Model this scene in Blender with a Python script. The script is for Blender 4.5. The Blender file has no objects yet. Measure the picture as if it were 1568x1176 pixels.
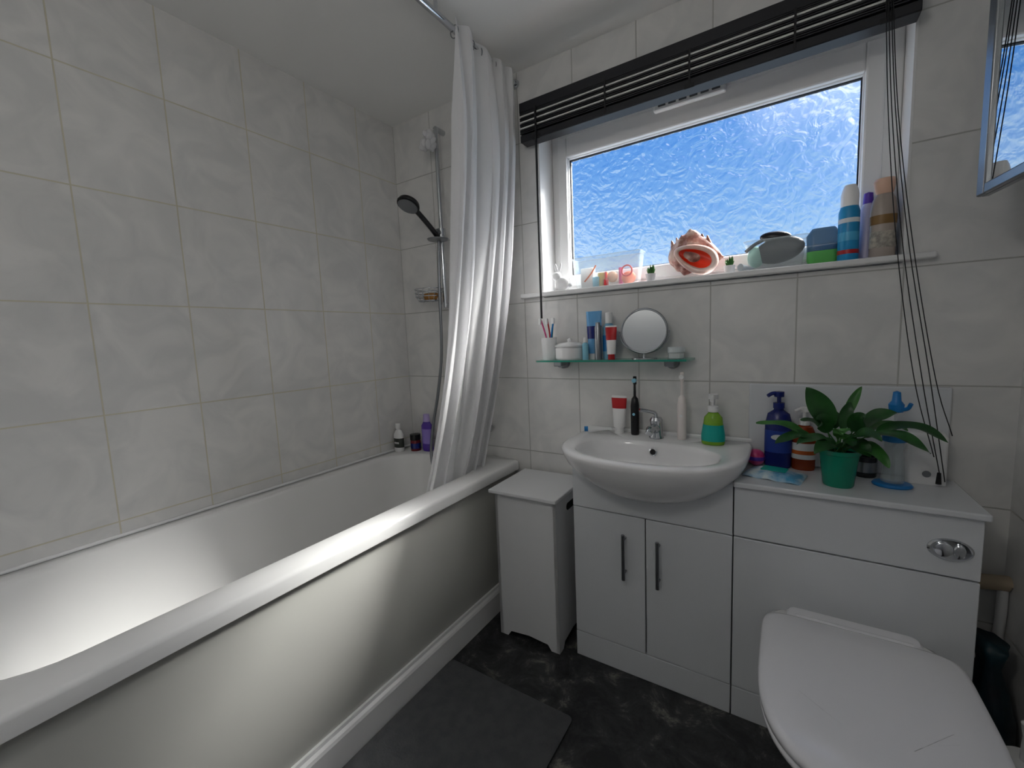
import bpy, bmesh, math, random
from mathutils import Vector, Matrix, Euler
random.seed(4)
D=bpy.data; S=bpy.context.scene; COL=S.collection
pi=math.pi

# ---------------------------------------------------------------- materials
def lin(c):
    if isinstance(c,str):
        c=c.lstrip('#'); c=[int(c[i:i+2],16)/255 for i in (0,2,4)]
    return [x/12.92 if x<=0.04045 else ((x+0.055)/1.055)**2.4 for x in c]+[1]
def mat(name,col,rough=0.5,metal=0,alpha=1,trans=0,noise=0,nscale=8,bump=0,bscale=40,col2=None,coat=0,ior=1.45,sss=0):
    m=D.materials.new(name); m.use_nodes=True
    nt=m.node_tree; b=nt.nodes['Principled BSDF']
    b.inputs['Base Color'].default_value=lin(col)
    b.inputs['Roughness'].default_value=rough; b.inputs['Metallic'].default_value=metal
    b.inputs['Alpha'].default_value=alpha; b.inputs['Transmission Weight'].default_value=trans
    b.inputs['Coat Weight'].default_value=coat; b.inputs['IOR'].default_value=ior
    tc=nt.nodes.new('ShaderNodeTexCoord')
    if noise or col2:
        n=nt.nodes.new('ShaderNodeTexNoise'); n.inputs['Scale'].default_value=nscale; n.inputs['Detail'].default_value=4
        nt.links.new(tc.outputs['Object'],n.inputs['Vector'])
        r=nt.nodes.new('ShaderNodeValToRGB'); nt.links.new(n.outputs['Fac'],r.inputs['Fac'])
        c=lin(col)
        r.color_ramp.elements[0].color=[max(0,x*(1-noise)) for x in c[:3]]+[1] if not col2 else c
        r.color_ramp.elements[1].color=c if not col2 else lin(col2)
        r.color_ramp.elements[0].position=.35; r.color_ramp.elements[1].position=.65
        nt.links.new(r.outputs['Color'],b.inputs['Base Color'])
    if bump:
        n2=nt.nodes.new('ShaderNodeTexNoise'); n2.inputs['Scale'].default_value=bscale; n2.inputs['Detail'].default_value=3
        nt.links.new(tc.outputs['Object'],n2.inputs['Vector'])
        bp=nt.nodes.new('ShaderNodeBump'); bp.inputs['Strength'].default_value=bump; bp.inputs['Distance'].default_value=.003
        nt.links.new(n2.outputs['Fac'],bp.inputs['Height']); nt.links.new(bp.outputs['Normal'],b.inputs['Normal'])
    return m

def tile_mat(name,axis,off,w,grout,tile=('#e6e5e3','#d8d8d7')):
    m=D.materials.new(name); m.use_nodes=True; nt=m.node_tree; N=nt.nodes; L=nt.links
    b=N['Principled BSDF']; b.inputs['Roughness'].default_value=.22
    g=N.new('ShaderNodeNewGeometry'); s=N.new('ShaderNodeSeparateXYZ'); L.new(g.outputs['Position'],s.inputs[0])
    a1=N.new('ShaderNodeMath'); a1.operation='ADD'; a1.inputs[1].default_value=-off+10*w; L.new(s.outputs[axis],a1.inputs[0])
    a2=N.new('ShaderNodeMath'); a2.operation='ADD'; a2.inputs[1].default_value=-1.021+3.3; L.new(s.outputs[2],a2.inputs[0])
    cx=N.new('ShaderNodeCombineXYZ'); L.new(a1.outputs[0],cx.inputs[0]); L.new(a2.outputs[0],cx.inputs[1])
    br=N.new('ShaderNodeTexBrick'); br.offset=0; br.squash=1
    L.new(cx.outputs[0],br.inputs['Vector'])
    br.inputs['Scale'].default_value=1; br.inputs['Brick Width'].default_value=w; br.inputs['Row Height'].default_value=.33
    br.inputs['Mortar Size'].default_value=.0021; br.inputs['Mortar Smooth'].default_value=.2; br.inputs['Bias'].default_value=0
    n=N.new('ShaderNodeTexNoise'); n.inputs['Scale'].default_value=7; n.inputs['Detail'].default_value=5; n.inputs['Distortion'].default_value=1.2
    L.new(g.outputs['Position'],n.inputs['Vector'])
    r=N.new('ShaderNodeValToRGB'); L.new(n.outputs['Fac'],r.inputs[0])
    r.color_ramp.elements[0].position=.35; r.color_ramp.elements[0].color=lin(tile[1])
    r.color_ramp.elements[1].position=.65; r.color_ramp.elements[1].color=lin(tile[0])
    mx=N.new('ShaderNodeMix'); mx.data_type='RGBA'
    L.new(br.outputs['Fac'],mx.inputs['Factor']); L.new(r.outputs[0],mx.inputs['A']); mx.inputs['B'].default_value=lin(grout)
    L.new(mx.outputs['Result'],b.inputs['Base Color'])
    n2=N.new('ShaderNodeTexNoise'); n2.inputs['Scale'].default_value=9; n2.inputs['Detail'].default_value=2; L.new(g.outputs['Position'],n2.inputs['Vector'])
    sb=N.new('ShaderNodeMath'); sb.operation='MULTIPLY_ADD'; sb.inputs[1].default_value=-1.2
    L.new(br.outputs['Fac'],sb.inputs[0]); L.new(n2.outputs['Fac'],sb.inputs[2])
    bp=N.new('ShaderNodeBump'); bp.inputs['Strength'].default_value=.6; bp.inputs['Distance'].default_value=.0025
    L.new(sb.outputs[0],bp.inputs['Height']); L.new(bp.outputs['Normal'],b.inputs['Normal'])
    ro=N.new('ShaderNodeMath'); ro.operation='MULTIPLY_ADD'; ro.inputs[1].default_value=.5; ro.inputs[2].default_value=.15
    L.new(br.outputs['Fac'],ro.inputs[0]); L.new(ro.outputs[0],b.inputs['Roughness'])
    return m

M_tileB=tile_mat('tile_back',0,-.2197,.2475,'#b2b2ae')
M_tileL=tile_mat('tile_left',1,.392,.2505,'#cfcab6')
M_tileF=tile_mat('tile_front',0,-.2197,.2475,'#b9b7b0')
M_ceil=mat('ceiling_paint','#f0f0ee',.8,bump=.15,bscale=60)
M_paint=mat('white_gloss_paint','#e9e9e9',.35,bump=.05)
M_upvc=mat('white_upvc','#f1f1f1',.3)
M_acryl=mat('white_acrylic','#eeeeed',.16,coat=.3)
M_ceram=mat('white_ceramic','#f0f0f1',.1,coat=.5)
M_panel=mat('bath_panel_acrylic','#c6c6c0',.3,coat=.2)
M_cab=mat('cabinet_white_gloss','#d9dce0',.25,coat=.2)
M_cabdark=mat('cabinet_gap','#55575a',.6)
M_seat=mat('toilet_seat_plastic','#eeeef2',.18)
M_hamp=mat('hamper_white_paint','#e2e3e5',.4)
M_chrome=mat('chrome','#c9ccd0',.12,metal=1)
M_steel=mat('brushed_steel','#8f9296',.3,metal=1)
M_mirror=mat('mirror_silver','#d9dcdd',.01,metal=1)
M_black=mat('black_plastic','#101014',.3)
M_blind=mat('blind_black','#1c1c21',.45)
M_blindw=mat('blind_pale_strip','#d0d0ce',.5)
M_cord=mat('cord_black','#1a1a1c',.7)
M_white=mat('white_plastic','#ececec',.35)
M_clear=mat('clear_plastic','#dfe9ec',.08,alpha=.28)
M_glass=mat('shelf_glass','#7fc9b6',.05,alpha=.45)
M_glassedge=mat('shelf_glass_edge','#2f8f7c',.1)
M_green=mat('leaf_green','#17401b',.38,col2='#265a25',nscale=25)
M_green2=mat('leaf_green_light','#2c6428',.38,col2='#47823a',nscale=25)
M_pot=mat('pot_teal','#0c8468',.25)
M_soil=mat('soil','#241a12',.9,bump=.8)
M_blue=mat('navy_plastic','#16246e',.25)
M_cyan=mat('blue_plastic','#1b78bd',.3)
M_lblue=mat('light_blue_label','#8cc9e0',.4)
M_amber=mat('amber_plastic','#8a3410',.2)
M_tan=mat('peach_plastic','#c29a80',.35)
M_red=mat('red_plastic','#b81c22',.35)
M_purple=mat('purple_plastic','#5a3aa8',.3)
M_pink=mat('pink_soap','#c22a6a',.3,col2='#e0609a',nscale=40)
M_teal=mat('teal_label','#12a59a',.35)
M_lime=mat('green_liquid','#86b832',.15,alpha=.85)
M_orange=mat('orange_plastic','#d7682a',.4)
M_soap=mat('soap_brown','#b07a35',.5)
M_rod=mat('brush_pearl_white','#ece4e1',.3)
M_cream=mat('cream_pipe_cloth','#b5a58e',.8,bump=.5)
M_bag=mat('dark_bag','#14171f',.45,bump=.8,bscale=12,col2='#12333c',nscale=9)
M_dark=mat('dark_hole','#050505',.6)
M_mat=mat('bath_mat_grey','#4e4f52',.85,col2='#57585b',nscale=30,bump=.6,bscale=160)

def floor_mat():
    m=D.materials.new('slate_vinyl'); m.use_nodes=True; nt=m.node_tree; N=nt.nodes; L=nt.links
    b=N['Principled BSDF']; g=N.new('ShaderNodeNewGeometry')
    n=N.new('ShaderNodeTexNoise'); n.inputs['Scale'].default_value=9; n.inputs['Detail'].default_value=10; n.inputs['Roughness'].default_value=.75; n.inputs['Distortion'].default_value=.6
    L.new(g.outputs['Position'],n.inputs['Vector'])
    r=N.new('ShaderNodeValToRGB'); L.new(n.outputs['Fac'],r.inputs[0]); e=r.color_ramp.elements
    e[0].position=.42; e[0].color=lin('#18191b'); e[1].position=.68; e[1].color=lin('#85837b')
    x=e.new(.55); x.color=lin('#353637')
    L.new(r.outputs[0],b.inputs['Base Color']); b.inputs['Roughness'].default_value=.42
    n2=N.new('ShaderNodeTexNoise'); n2.inputs['Scale'].default_value=45; n2.inputs['Detail'].default_value=6; L.new(g.outputs['Position'],n2.inputs['Vector'])
    bp=N.new('ShaderNodeBump'); bp.inputs['Strength'].default_value=.5; bp.inputs['Distance'].default_value=.003
    L.new(n2.outputs['Fac'],bp.inputs['Height']); L.new(bp.outputs['Normal'],b.inputs['Normal'])
    return m
M_floor=floor_mat()

def fabric_mat():
    m=D.materials.new('curtain_fabric'); m.use_nodes=True; nt=m.node_tree; N=nt.nodes; L=nt.links
    b=N['Principled BSDF']; b.inputs['Base Color'].default_value=lin('#f6f6f7'); b.inputs['Roughness'].default_value=.6
    t=N.new('ShaderNodeBsdfTranslucent'); t.inputs[0].default_value=lin('#f6f6f8')
    mx=N.new('ShaderNodeMixShader'); mx.inputs[0].default_value=.4
    L.new(b.outputs[0],mx.inputs[1]); L.new(t.outputs[0],mx.inputs[2]); L.new(mx.outputs[0],N['Material Output'].inputs[0])
    g=N.new('ShaderNodeNewGeometry'); n=N.new('ShaderNodeTexNoise'); n.inputs['Scale'].default_value=22; n.inputs['Detail'].default_value=4
    L.new(g.outputs['Position'],n.inputs['Vector'])
    bp=N.new('ShaderNodeBump'); bp.inputs['Strength'].default_value=.35; bp.inputs['Distance'].default_value=.005
    L.new(n.outputs['Fac'],bp.inputs['Height']); L.new(bp.outputs[0],b.inputs['Normal'])
    return m
M_fab=fabric_mat()

def winglass():
    m=D.materials.new('textured_glass'); m.use_nodes=True; nt=m.node_tree; N=nt.nodes; L=nt.links
    N.remove(N['Principled BSDF'])
    g=N.new('ShaderNodeNewGeometry')
    n=N.new('ShaderNodeTexNoise'); n.inputs['Scale'].default_value=17; n.inputs['Detail'].default_value=2; n.inputs['Distortion'].default_value=1.6
    L.new(g.outputs['Position'],n.inputs['Vector'])
    v=N.new('ShaderNodeTexVoronoi'); v.feature='SMOOTH_F1'; v.inputs['Scale'].default_value=50; v.inputs['Randomness'].default_value=1
    L.new(g.outputs['Position'],v.inputs['Vector'])
    ad=N.new('ShaderNodeMath'); ad.operation='MULTIPLY_ADD'; ad.inputs[1].default_value=2.6
    L.new(n.outputs['Fac'],ad.inputs[0]); L.new(v.outputs['Distance'],ad.inputs[2])
    bp=N.new('ShaderNodeBump'); bp.inputs['Strength'].default_value=1; bp.inputs['Distance'].default_value=.0095
    L.new(ad.outputs[0],bp.inputs['Height'])
    rf=N.new('ShaderNodeBsdfRefraction'); rf.inputs['IOR'].default_value=1.22; rf.inputs['Roughness'].default_value=.05; L.new(bp.outputs[0],rf.inputs['Normal'])
    tr=N.new('ShaderNodeBsdfTransparent'); tr.inputs[0].default_value=(.95,.97,1,1)
    mx=N.new('ShaderNodeMixShader'); mx.inputs[0].default_value=.58
    L.new(tr.outputs[0],mx.inputs[1]); L.new(rf.outputs[0],mx.inputs[2])
    gl=N.new('ShaderNodeBsdfGlossy'); gl.inputs['Roughness'].default_value=.12; L.new(bp.outputs[0],gl.inputs['Normal'])
    m2=N.new('ShaderNodeMixShader'); m2.inputs[0].default_value=.05
    L.new(mx.outputs[0],m2.inputs[1]); L.new(gl.outputs[0],m2.inputs[2])
    L.new(m2.outputs[0],N['Material Output'].inputs[0])
    return m
M_wglass=winglass()

# ---------------------------------------------------------------- mesh helpers
def grp(name,loc=(0,0,0),rz=0,w=False):
    e=D.objects.new(name,None); e.location=loc; e.rotation_euler=(0,0,rz); e.empty_display_size=.05
    COL.objects.link(e)
    if w: e['w']=1
    return e
def obj(name,vs,fs,m,parent=None,sharp=35,bevel=0,loc=(0,0,0),rot=None,smooth=True,segs=2):
    vs=[Vector(v) for v in vs]
    if rot: R=Euler(rot).to_matrix(); vs=[R@v for v in vs]
    vs=[v+Vector(loc) for v in vs]
    if parent is not None and parent.get('w'): vs=[v-Vector(parent.location) for v in vs]
    me=D.meshes.new(name); me.from_pydata([tuple(v) for v in vs],[],fs)
    bm=bmesh.new(); bm.from_mesh(me); bmesh.ops.remove_doubles(bm,verts=bm.verts,dist=1e-6)
    bmesh.ops.recalc_face_normals(bm,faces=bm.faces); bm.to_mesh(me); bm.free()
    for p in me.polygons: p.use_smooth=smooth
    if smooth: me.set_sharp_from_angle(angle=math.radians(sharp))
    ms=m if isinstance(m,(list,tuple)) else [m]
    for k in ms: me.materials.append(k)
    o=D.objects.new(name,me); COL.objects.link(o)
    if parent is not None: o.parent=parent
    if bevel:
        b=o.modifiers.new('bevel','BEVEL'); b.width=bevel; b.segments=segs; b.limit_method='ANGLE'
    return o
def boxd(x0,x1,y0,y1,z0,z1):
    v=[(x0,y0,z0),(x1,y0,z0),(x1,y1,z0),(x0,y1,z0),(x0,y0,z1),(x1,y0,z1),(x1,y1,z1),(x0,y1,z1)]
    f=[(0,3,2,1),(4,5,6,7),(0,1,5,4),(1,2,6,5),(2,3,7,6),(3,0,4,7)]
    return v,f
def box(name,x0,x1,y0,y1,z0,z1,m,parent=None,bevel=0,**k):
    v,f=boxd(x0,x1,y0,y1,z0,z1); return obj(name,v,f,m,parent,bevel=bevel,**k)
def boxes(name,L,m,parent=None,bevel=0,**k):
    V=[];F=[]
    for b in L:
        v,f=boxd(*b); n=len(V); V+=v; F+=[tuple(i+n for i in q) for q in f]
    return obj_nomerge(name,V,F,m,parent,bevel)
def obj_nomerge(name,V,F,m,parent,bevel=0):
    V=[Vector(v) for v in V]
    if parent is not None and parent.get('w'): V=[v-Vector(parent.location) for v in V]
    me=D.meshes.new(name); me.from_pydata([tuple(v) for v in V],[],F); me.materials.append(m)
    o=D.objects.new(name,me); COL.objects.link(o)
    if parent is not None: o.parent=parent
    if bevel:
        b=o.modifiers.new('bevel','BEVEL'); b.width=bevel; b.segments=2; b.limit_method='ANGLE'
    return o
def loft(rings,c0=True,c1=True):
    n=len(rings[0]); V=[p for r in rings for p in r]; F=[]
    for i in range(len(rings)-1):
        for j in range(n):
            k=(j+1)%n; F.append((i*n+j,i*n+k,(i+1)*n+k,(i+1)*n+j))
    if c0: F.append(tuple(reversed(range(n))))
    if c1: F.append(tuple((len(rings)-1)*n+j for j in range(n)))
    return V,F
def lathe(name,prof,m,parent=None,loc=(0,0,0),seg=32,sx=1,sy=1,rot=None,sharp=35):
    rings=[[(max(r,1e-7)*sx*math.cos(2*pi*j/seg),max(r,1e-7)*sy*math.sin(2*pi*j/seg),z) for j in range(seg)] for r,z in prof]
    V,F=loft(rings,prof[0][0]>1e-4,prof[-1][0]>1e-4)
    return obj(name,V,F,m,parent,loc=loc,rot=rot,sharp=sharp)
def ell(name,loc,sc,m,parent=None,rot=None,seg=24):
    n=seg//2; prof=[(math.sin(pi*i/n),-math.cos(pi*i/n)) for i in range(n+1)]
    rings=[[(max(r,1e-7)*sc[0]*math.cos(2*pi*j/seg),max(r,1e-7)*sc[1]*math.sin(2*pi*j/seg),z*sc[2]) for j in range(seg)] for r,z in prof]
    V,F=loft(rings,False,False)
    return obj(name,V,F,m,parent,loc=loc,rot=rot,sharp=180)
def smoothpts(P,n=6):
    P=[Vector(p) for p in P]
    if len(P)<3: return P
    Q=[P[0]*2-P[1]]+P+[P[-1]*2-P[-2]]; out=[]
    for i in range(1,len(Q)-2):
        a,b,c,d=Q[i-1:i+3]
        for k in range(n):
            t=k/n; out.append(.5*((2*b)+(c-a)*t+(2*a-5*b+4*c-d)*t*t+(3*b-a-3*c+d)*t**3))
    out.append(P[-1]); return out
def tubed(P,r,seg=8):
    P=[Vector(p) for p in P]; rings=[]; up=None
    for i,p in enumerate(P):
        t=(P[min(i+1,len(P)-1)]-P[max(i-1,0)]).normalized()
        if up is None:
            up=Vector((0,0,1)) if abs(t.z)<.9 else Vector((1,0,0))
        a=t.cross(up).normalized(); b=a.cross(t).normalized(); up=b
        rr=r[i] if isinstance(r,(list,tuple)) else r
        rings.append([p+a*rr*math.cos(2*pi*j/seg)+b*rr*math.sin(2*pi*j/seg) for j in range(seg)])
    return loft(rings)
def tube(name,P,r,m,parent=None,seg=8,n=6,smooth=True,**k):
    Q=smoothpts(P,n) if smooth else P
    V,F=tubed(Q,r,seg); return obj(name,V,F,m,parent,sharp=60,**k)
def rrect(x0,x1,y0,y1,r,z,n=8):
    out=[]
    for cx,cy,a0 in ((x1-r,y1-r,0),(x0+r,y1-r,90),(x0+r,y0+r,180),(x1-r,y0+r,270)):
        for i in range(n+1):
            a=math.radians(a0+90*i/n); out.append((cx+r*math.cos(a),cy+r*math.sin(a),z))
    return out

# ---------------------------------------------------------------- room shell
XL,XR,YB,YF,H=-1.705,.515,1.62,-.35,2.29
WX0,WX1,WZ0,WZ1=-.873,.277,1.365,2.10
box('floor',XL-.1,XR+.1,YF-.1,YB+.18,-.08,0,M_floor)
box('ceiling',XL-.1,XR+.1,YF-.1,YB+.18,H,H+.08,M_ceil)
box('wall_left',XL-.1,XL,YF-.1,YB+.18,0,H,M_tileL)
box('wall_right',XR,XR+.1,YF-.1,YB+.18,0,H,tile_mat('tile_right',1,.15,.2505,'#b9b7b0'))
box('wall_front',XL,XR,YF-.1,YF,0,H,M_tileF)
boxes('wall_back',[(XL,WX0,YB,YB+.18,0,H),(WX1,XR,YB,YB+.18,0,H),(WX0,WX1,YB,YB+.18,0,WZ0),(WX0,WX1,YB,YB+.18,WZ1,H)],M_tileB)
d=grp('door_1',(-.3,YF,0),w=True)
box('leaf',-.68,.08,YF+.002,YF+.035,0.005,1.98,M_paint,d,bevel=.003)
boxes('frame',[(-.75,-.685,YF+.001,YF+.05,0,2.04),(.085,.15,YF+.001,YF+.05,0,2.04),(-.685,.085,YF+.001,YF+.05,1.985,2.04)],M_paint,d,bevel=.004)
lathe('knob',[(0,0),(.012,0),(.012,.03),(.026,.04),(.026,.055),(0,.065)],M_chrome,d,loc=(.02,YF+.035,1.0),rot=(-pi/2,0,0))

# ---------------------------------------------------------------- window
w=grp('window_1',(-.3,1.75,1.7),w=True)
boxes('reveal',[(WX0,WX0+.006,YB-.001,1.80,WZ0,WZ1),(WX1-.006,WX1,YB-.001,1.80,WZ0,WZ1),(WX0,WX1,YB-.001,1.80,WZ1-.006,WZ1)],M_paint,w)
a,b_=WX0+.006,WX1-.006
gx0,gx1,gz0,gz1=-.792,.179,1.462,1.943
def frame(name,x0,x1,z0,z1,l,r,bt,tp,y0,y1,m,bev=.004):
    boxes(name,[(x0,x0+l,y0,y1,z0,z1),(x1-r,x1,y0,y1,z0,z1),(x0+l,x1-r,y0,y1,z0,z0+bt),(x0+l,x1-r,y0,y1,z1-tp,z1)],m,w,bevel=bev)
frame('outer_frame',a,b_,1.385,WZ1-.006,.035,.045,.03,.07,1.735,1.795,M_upvc)
frame('sash',a+.03,b_-.04,1.41,2.03,gx0-a-.03-.004,b_-.04-gx1-.004,gz0-1.41-.004,2.03-gz1-.004,1.725,1.79,M_upvc,.006)
frame('bead',gx0-.012,gx1+.012,gz0-.012,gz1+.012,.012,.012,.012,.012,1.74,1.775,M_upvc,.003)
frame('gasket',gx0-.002,gx1+.002,gz0-.002,gz1+.002,.005,.005,.005,.005,1.752,1.765,M_cord,.0)
obj('glass_pane',[(gx0,1.76,gz0),(gx1,1.76,gz0),(gx1,1.76,gz1),(gx0,1.76,gz1)],[(0,1,2,3)],M_wglass,w)
box('trickle_vent',-.43,-.19,1.700,1.7245,2.006,2.042,M_white,w,bevel=.006)
boxes('vent_slots',[(-.412+i*.036,-.386+i*.036,1.6985,1.701,2.018,2.029) for i in range(6)],M_cabdark,w)
box('trim_window_sill',-.965,.335,1.588,1.80,1.368,1.386,M_paint,None,bevel=.004)

# venetian blind
bl=grp('venetian_blind',(-.3,1.57,2.1),w=True)
box('headrail',-.915,.275,1.55,1.602,2.088,2.126,M_blind,bl,bevel=.003)
sl=[];sw=[]
for z in (2.006,2.012,2.018,2.034,2.040,2.056,2.062,2.076,2.081):
    sl.append((-.91,.27,1.545,1.598,z,z+.0035))
for z in (2.0255,2.0485,2.0700): sw.append((-.908,.268,1.546,1.598,z-.001,z+.0045))
boxes('slats',sl,M_blind,bl)
boxes('pale_strips',sw,M_blindw,bl)  # pale strips added between the dark slats to draw bright lines there
box('bottom_rail',-.91,.27,1.545,1.598,1.974,2.001,M_blind,bl,bevel=.003)
for i,x in enumerate((-.84,-.56,-.28,0.0,.2)):
    boxes('ladder_cord_%d'%i,[(x,x+.006,1.542,1.545,1.976,2.09)],M_cord,bl)
boxes('tape_clip',[(x-.012,x+.018,1.541,1.544,1.970,1.984) for x in (-.84,-.28,.2)],M_cord,bl)
tube('wand',[(-.836,1.54,2.09),(-.837,1.54,1.7),(-.838,1.54,1.275)],.0046,M_black,bl)
for i,(dx,zb) in enumerate(((0,.80),(.012,.775),(.02,.90),(-.012,.84))):
    tube('pull_cord_%d'%i,[(.20+dx*.4,1.541,2.08),(.220+dx*.6,1.538,1.75),(.256+dx,1.535,1.40),(.308+dx*1.3,1.53,1.05),(.352+dx,1.525,zb)],.0012,M_cord,bl,seg=6)
lathe('cord_tassel',[(0,0),(.006,0),(.004,.03),(0,.032)],M_cord,bl,loc=(.352,1.525,.768))

# ---------------------------------------------------------------- bath
bt=grp('bathtub',(-1.36,.77,0),w=True)
o=(XL+.002,-1.017,-.08,YB-.002)
R=[]
R.append(rrect(o[0]+.03,o[1]-.03,o[2]+.03,o[3]-.03,.01,.606))
R.append(rrect(*o,.02,.602)); R.append(rrect(*o,.02,.632))
R.append(rrect(o[0]+.003,o[1]-.003,o[2]+.003,o[3]-.003,.02,.640)); R.append(rrect(o[0]+.01,o[1]-.01,o[2]+.01,o[3]-.01,.02,.644))
for k,(ins,z,r) in enumerate(((0,.644,.17),(.006,.641,.168),(.011,.630,.165),(.02,.56,.16),(.035,.42,.155),(.055,.30,.15),(.085,.235,.14),(.14,.212,.10),(.2,.208,.06))):
    ex=ins*1.6
    R.append(rrect(-1.652+ins,-1.108-ins,.0+ex,1.505-ins,r,z,8))
V,F=loft(R,False,True)
obj('tub_shell',V,F,M_acryl,bt,sharp=50)
pr=[(.604,-1.046),(.55,-1.040),(.45,-1.034),(.35,-1.033),(.25,-1.038),(.17,-1.048),(.09,-1.062)]
V=[];F=[]
for z,x in pr:
    for y in (-.075,.5,1.1,1.615): V.append((x,y,z))
for z,x in pr:
    for y in (-.075,.5,1.1,1.615): V.append((x-.01,y,z))
n=len(pr)*4
for i in range(len(pr)-1):
    for j in range(3):
        q=i*4+j; F.append((q,q+1,q+5,q+4)); F.append((n+q,n+q+4,n+q+5,n+q+1))
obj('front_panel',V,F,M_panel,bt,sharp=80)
lathe('waste',[(0,0),(.03,0),(.03,.003),(0,.004)],M_chrome,bt,loc=(-1.38,1.2,.2085))
box('bath_end_ledge',XL+.002,-1.03,YF+.002,-.083,0,.644,M_panel,None,bevel=.004)
sk=[(0,-1.062),(0,-1.036),(.088,-1.036),(.096,-1.040),(.102,-1.048),(.112,-1.050),(.112,-1.062)]
V=[(x,y,z) for y in (-.34,1.615) for z,x in sk]; n=len(sk)
F=[tuple(range(n)),tuple(reversed(range(n,2*n)))]+[(i,(i+1)%n,n+(i+1)%n,n+i) for i in range(n)]
obj('baseboard_bath',V,F,M_paint,None,smooth=False)
tube('trim_bath_sealant',[(XL+.004,-.08,.648),(XL+.004,1.61,.648)],.006,M_white,None,smooth=False)

g=grp('shampoo_bottle',(-1.668,1.485,.644))
lathe('body',[(.0,0),(.026,0),(.029,.006),(.029,.085),(.02,.105),(.011,.113),(.011,.118)],M_white,g,sy=.7)
lathe('label',[(.0296,.022),(.0296,.07)],mat('label_dark','#3b3f3a',.5),g,sy=.7,seg=24)
for k in range(3): ell('label_print_%d'%k,(-.006+.011*k,-.0203,.047),(.0045,.0012,.0055),M_white,g)
lathe('cap',[(.013,.118),(.013,.145),(0,.147)],M_white,g)
g=grp('bath_salts_jar',(-1.60,1.535,.644))
lathe('body',[(0,0),(.026,0),(.026,.05),(.022,.056)],mat('jar_maroon','#6d1620',.3),g)
lathe('label',[(.0265,.012),(.0265,.04)],M_blue,g)
lathe('lid',[(.027,.056),(.027,.085),(.0,.087)],M_black,g)
g=grp('shower_gel_bottle',(-1.533,1.555,.644))
lathe('body',[(0,0),(.03,0),(.034,.01),(.031,.08),(.034,.13),(.02,.152)],M_purple,g,sy=.6)
lathe('label',[(.0345,.04),(.0325,.08),(.0345,.115)],mat('label_lilac','#9a86d8',.4),g,sy=.62)
lathe('cap',[(.02,.152),(.017,.19),(0,.192)],mat('cap_lilac','#b9a8de',.4),g,sy=.8)

# ---------------------------------------------------------------- shower curtain + rail
rl=grp('shower_curtain_rail',(-.97,.6,2.245),w=True)
RX=-.968
tube('rail',[(RX,YF+.002,2.245),(RX,YB-.002,2.245)],.011,M_chrome,rl,seg=16,smooth=False)
lathe('flange',[(0,0),(.019,0),(.019,.006),(.014,.014),(0,.014)],M_chrome,rl,loc=(RX,YB-.001,2.245),rot=(pi/2,0,0))
lathe('flange_near',[(0,0),(.028,0),(.028,.006),(.014,.014),(0,.014)],M_chrome,rl,loc=(RX,YF+.001,2.245),rot=(-pi/2,0,0))
tube('ceiling_bracket',[(RX,1.14,2.245),(RX,1.14,2.289)],.006,M_chrome,rl,smooth=False)
sc=grp('shower_curtain',(-1.03,1.38,1.4),w=True)
NS,NZ=170,60; V=[];F=[]
def fold(s,t):
    return 2*pi*(4.6*s+.35*math.sin(2.2*pi*s+.6)+.10*math.sin(3.1*t+4*s))
for i in range(NZ+1):
    t=i/NZ; z=2.262-(2.262-.56)*t
    for j in range(NS+1):
        s=j/NS
        y0=1.195-.072*t**2+.022*math.sin(pi*t); y1=1.575+(1.485-1.575)*t**1.5
        xc=-.948-.205*t**2.0
        ph=fold(s,t)
        amp=(.014+.022*min(1,t*6)*(1-.35*t))*(0.8+.3*math.sin(6.1*s+1+1.5*t))
        x=xc+amp*math.sin(ph)+.010*min(1,t*5)*math.sin(2.0*ph+5*t+1.0)+.005*math.sin(11*t+9*s)
        y=y0+(y1-y0)*s+.014*math.sin(2*ph+1.1)*min(1,t*6+.3)+.005*math.sin(7*t+8*s)
        zz=z+(-.014*(.5-.5*math.cos(ph*1.0)))*max(0,1-t*12)
        V.append((x,y,zz))
for i in range(NZ):
    for j in range(NS):
        q=i*(NS+1)+j; F.append((q,q+1,q+NS+2,q+NS+1))
obj('cloth',V,F,M_fab,sc,sharp=180)
for k in range(7):
    y=1.23+k*.045
    P=[(RX+.017*math.cos(a),y,2.240+.020*math.sin(a)) for a in [2*pi*q/14 for q in range(15)]]
    tube('ring_%d'%k,P,.0018,M_steel,sc,smooth=False,seg=6)

# ---------------------------------------------------------------- shower riser
sh=grp('shower_set',(-1.37,1.6,1.7),w=True)
tube('riser_rail',[(-1.37,1.565,2.17),(-1.37,1.565,1.36)],.010,M_chrome,sh,smooth=False,seg=14)
for z in (2.165,1.37):
    tube('rail_bracket',[(-1.37,1.619,z),(-1.37,1.56,z)],.012,M_chrome,sh,smooth=False,seg=14)
lathe('slider',[(0,-.022),(.02,-.022),(.02,.022),(0,.022)],M_chrome,sh,loc=(-1.37,1.565,1.70))
tube('holder',[(-1.37,1.565,1.70),(-1.37,1.53,1.705)],.013,M_steel,sh,smooth=False,seg=12)
tube('handle',[(-1.37,1.545,1.675),(-1.373,1.50,1.715),(-1.378,1.44,1.76),(-1.38,1.40,1.785)],.0115,M_black,sh,seg=14)
lathe('head',[(0,.026),(.022,.024),(.046,.012),(.05,.0),(.048,-.006),(0,-.006)],M_black,sh,loc=(-1.382,1.375,1.79),rot=(math.radians(-28),0,0))
lathe('head_face',[(0,0),(.043,0),(.043,-.003),(0,-.003)],M_steel,sh,loc=(-1.382,1.372,1.784),rot=(math.radians(-28),0,0))
lathe('soap_disc',[(0,0),(.045,.002),(.05,.008),(0,.016)],M_steel,sh,loc=(-1.372,1.54,1.665))
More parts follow.
